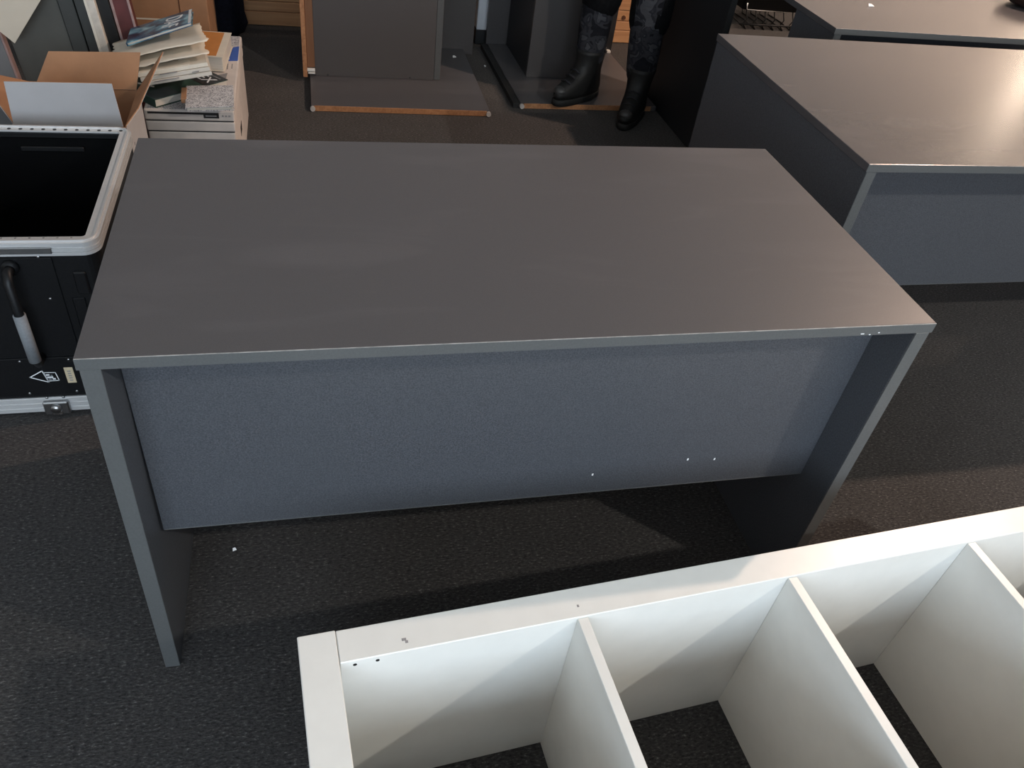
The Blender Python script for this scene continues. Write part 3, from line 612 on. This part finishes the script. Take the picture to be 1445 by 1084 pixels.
# ------------------------------------------------------------------ wire-footed black crate far behind desk 3
cr = thing('wire_basket', 'black basket on bent wire feet beyond the far desk', 'basket', (3.03, 3.95, 0))
bm = bmesh.new(); ring_solid(bm, -0.19, 0.20, -0.16, 0.16, 0.02, 0.008, 0.11, 0.40); obj('basket_wall', bm, BLKIN, cr)
box('basket_floor', (-0.185, -0.155, 0.108), (0.195, 0.155, 0.114), BLK, cr, 0.001)
tube('rim_wire', [(-0.175, -0.168, 0.15), (-0.170, -0.168, 0.118), (-0.165, -0.169, 0.112), (0.10, -0.169, 0.110)], 0.0035, CHROME, cr, 8)
for k in range(6):
    xx = -0.16+k*0.062
    tube('wire_foot', [(xx, -0.15, 0.108), (xx+0.012, -0.165, 0.06), (xx-0.004, -0.16, 0.03), (xx+0.02, -0.165, 0.004), (xx+0.035, 0.0, 0.004), (xx+0.02, 0.15, 0.004), (xx, 0.15, 0.108)], 0.004, BLK, cr, 6)
tube('foot_bar', [(-0.19, -0.166, 0.03), (0.2, -0.166, 0.03)], 0.006, BLK, cr, 8)

# ------------------------------------------------------------------ dish and scraps on the far desk
t = thing('brown_dish', 'dark brown round dish with a maroon rim on the farthest desk', 'dish', (2.93, 1.85, H))
def circ(r, z, n=32): return [(r*math.cos(2*PI*k/n), r*math.sin(2*PI*k/n), z) for k in range(n)]
loft('bowl', [circ(0.05, 0.0), circ(0.085, 0.008), circ(0.11, 0.03), circ(0.118, 0.045), circ(0.113, 0.045), circ(0.10, 0.03), circ(0.07, 0.012)], DISHM, t)
loft('rim', [circ(0.119, 0.042), circ(0.121, 0.047), circ(0.116, 0.05), circ(0.112, 0.046)], MAROON, t, True, False)
def scrap(label, p, s, rz):
    o = slab('paper_scrap', [(-s, -s*0.4, 0.002), (s, -s*0.5, 0.002), (s*0.7, s*0.5, 0.006), (-s*0.6, s*0.4, 0.008)], 0.0015, INKW)
    o.location = p; o.rotation_euler = (0, 0, rz); tag(o, label, 'scrap')
scrap('white paper scrap on the farthest desk', (2.158, 1.72, H), 0.012, 0.2)
scrap('tiny white scrap on the leg panel of the left tipped desk', (0.99, 3.03, 0.024), 0.010, 0.5)
scrap('tiny white scrap on the carpet between the tipped desks', (1.135, 2.99, 0), 0.008, 1.1)
scrap('tiny white fleck on the carpet under the middle desk', (0.10, 0.245, 0), 0.004, 0.4)

# ------------------------------------------------------------------ the walking person
pr = thing('person', 'person in grey camouflage trousers, dark upper clothes and black boots, walking', 'person', (1.62, 2.52, 0))
def pl_(x, y, z): return (x-1.62, y-2.52, z)
LA, LK, LH = pl_(1.515, 2.60, 0.15), pl_(1.515, 2.60, 0.50), pl_(1.57, 2.62, 0.90)
RA, RK, RH = pl_(1.715, 2.47, 0.13), pl_(1.695, 2.48, 0.48), pl_(1.73, 2.57, 0.90)
PE = pl_(1.65, 2.60, 0.95); LC = pl_(1.514, 2.605, 0.34); RC = pl_(1.705, 2.478, 0.32)
skin('trousers', [PE, LH, LK, LC, LA, RH, RK, RC, RA], [(0, 1), (1, 2), (2, 3), (3, 4), (0, 5), (5, 6), (6, 7), (7, 8)],
     [(0.13, 0.11), 0.092, 0.078, 0.076, 0.062, 0.092, 0.078, 0.078, 0.066], CAMO, pr)
LM = pl_(1.514, 2.602, 0.345); RM = pl_(1.706, 2.479, 0.31)
skin('shorts', [PE, LH, LM, RH, RM], [(0, 1), (1, 2), (0, 3), (3, 4)], [(0.14, 0.12), 0.102, 0.096, 0.102, 0.096], CLOTHB, pr)
CH, NK = pl_(1.67, 2.59, 1.32), pl_(1.665, 2.58, 1.50)
LS, LE, LW = pl_(1.48, 2.60, 1.42), pl_(1.43, 2.62, 1.14), pl_(1.40, 2.52, 0.92)
RS, RE, RW = pl_(1.86, 2.57, 1.42), pl_(1.92, 2.60, 1.14), pl_(1.90, 2.50, 0.92)
skin('jacket', [PE, CH, NK, LS, LE, LW, RS, RE, RW], [(0, 1), (1, 2), (1, 3), (3, 4), (4, 5), (1, 6), (6, 7), (7, 8)],
     [(0.17, 0.13), (0.19, 0.13), 0.075, 0.075, 0.062, 0.05, 0.075, 0.062, 0.05], CLOTHB, pr)
HD = pl_(1.66, 2.565, 1.63); HT = pl_(1.66, 2.575, 1.70)
V = [NK, pl_(1.663, 2.575, 1.55), HD, HT]; E_ = [(0, 1), (1, 2), (2, 3)]; Rr = [0.06, 0.052, (0.075, 0.095), (0.07, 0.085)]
roots = [0]
for sgn, Wr in ((-1, LW), (1, RW)):          # hands: palm and five fingers
    w0 = Vector(Wr); b0 = len(V); roots.append(b0)
    V += [tuple(w0+Vector((0, 0, 0.03))), tuple(w0+Vector((0, -0.005, -0.05))), tuple(w0+Vector((0, -0.01, -0.09)))]; E_ += [(b0, b0+1), (b0+1, b0+2)]; Rr += [0.026, (0.016, 0.036), (0.014, 0.038)]
    for q in range(4):
        s0 = len(V); oy = -0.03+0.02*q; ln = (0.07, 0.08, 0.075, 0.06)[q]; roots.append(s0)
        V += [tuple(w0+Vector((0, oy-0.008, -0.08))), tuple(w0+Vector((-0.008*sgn, oy-0.01, -0.085-ln*0.5))), tuple(w0+Vector((-0.022*sgn, oy-0.012, -0.085-ln)))]
        E_ += [(s0, s0+1), (s0+1, s0+2)]; Rr += [0.009, 0.0085, 0.007]
    s0 = len(V); roots.append(s0)
    V += [tuple(w0+Vector((0, -0.025, -0.04))), tuple(w0+Vector((-0.005*sgn, -0.055, -0.07))), tuple(w0+Vector((-0.012*sgn, -0.06, -0.10)))]; E_ += [(s0, s0+1), (s0+1, s0+2)]; Rr += [0.011, 0.0095, 0.008]
bd = skin('body', V, E_, Rr, SKIN, pr, roots)
def ell(name, c, r, m, par):
    bm = bmesh.new(); bmesh.ops.create_uvsphere(bm, u_segments=16, v_segments=10, radius=1); bmesh.ops.scale(bm, verts=bm.verts[:], vec=r); bmesh.ops.translate(bm, verts=bm.verts[:], vec=c); return obj(name, bm, m, par, True)
hc = Vector(HD)
ell('nose', hc+Vector((0, -0.098, 0.0)), (0.012, 0.02, 0.02), SKIN, bd)
for s in (-1, 1):
    ell('eye', hc+Vector((0.03*s, -0.083, 0.022)), (0.012, 0.008, 0.008), INKW, bd); ell('ear', hc+Vector((0.078*s, 0.0, 0.01)), (0.010, 0.022, 0.03), SKIN, bd)
ell('mouth', hc+Vector((0, -0.086, -0.042)), (0.024, 0.008, 0.006), mat('lips', (0.35, 0.13, 0.11), 0.5, 0.1, 60), bd)
ell('hair', hc+Vector((0, 0.018, 0.062)), (0.086, 0.098, 0.075), HAIR, pr)
def boot(ankle, yaw, zb, lab):
    n = 28
    def ring(z, heel, toe, wd, cz=0):
        out = []
        for k in range(n):
            a = 2*PI*k/n; ca, sa_ = math.cos(a), math.sin(a)
            x = toe*ca if ca > 0 else heel*ca
            wv = wd*(1.0 if ca > -0.2 else 0.9)
            out.append((x, wv*math.copysign(abs(sa_)**0.8, sa_), z))
        return out
    mt = Matrix.Translation((ankle[0], ankle[1], zb)) @ Matrix.Rotation(yaw, 4, 'Z')
    tr = lambda r: [tuple(mt @ Vector(p)) for p in r]
    so = loft('boot_sole', [tr(ring(0.0, 0.085, 0.205, 0.050)), tr(ring(0.006, 0.09, 0.212, 0.053)), tr(ring(0.026, 0.09, 0.212, 0.054)), tr(ring(0.03, 0.086, 0.205, 0.05))], RUBBER, pr)
    up_ = loft('boot', [tr(ring(0.028, 0.086, 0.206, 0.05)), tr(ring(0.05, 0.088, 0.207, 0.052)), tr(ring(0.075, 0.086, 0.19, 0.05)), tr(ring(0.10, 0.080, 0.13, 0.048)),
                      tr(ring(0.125, 0.074, 0.085, 0.050)), tr(ring(0.16, 0.074, 0.068, 0.054)), tr(ring(0.20, 0.078, 0.07, 0.060)), tr(ring(0.215, 0.080, 0.072, 0.062))], LEATHER, pr)
    for k in range(4):
        q = [(0.145-0.028*k, -0.026, 0.093+0.018*k), (0.150-0.028*k, 0, 0.104+0.018*k), (0.145-0.028*k, 0.026, 0.093+0.018*k)]
        tube('lace', [tuple(mt @ Vector(p)) for p in q], 0.0035, CORD, up_, 6)
    ell('toe_shine', mt @ Vector((0.175, 0, 0.062)), (0.03, 0.03, 0.02), mat('painted_toe_shine', (0.05, 0.05, 0.05), 0.4, 0.4, 60), up_)  # paler grey lump paints a highlight onto the boot toe
boot(LA, math.radians(215), 0.0242, 'l'); boot(RA, math.radians(238), 0.0, 'r')
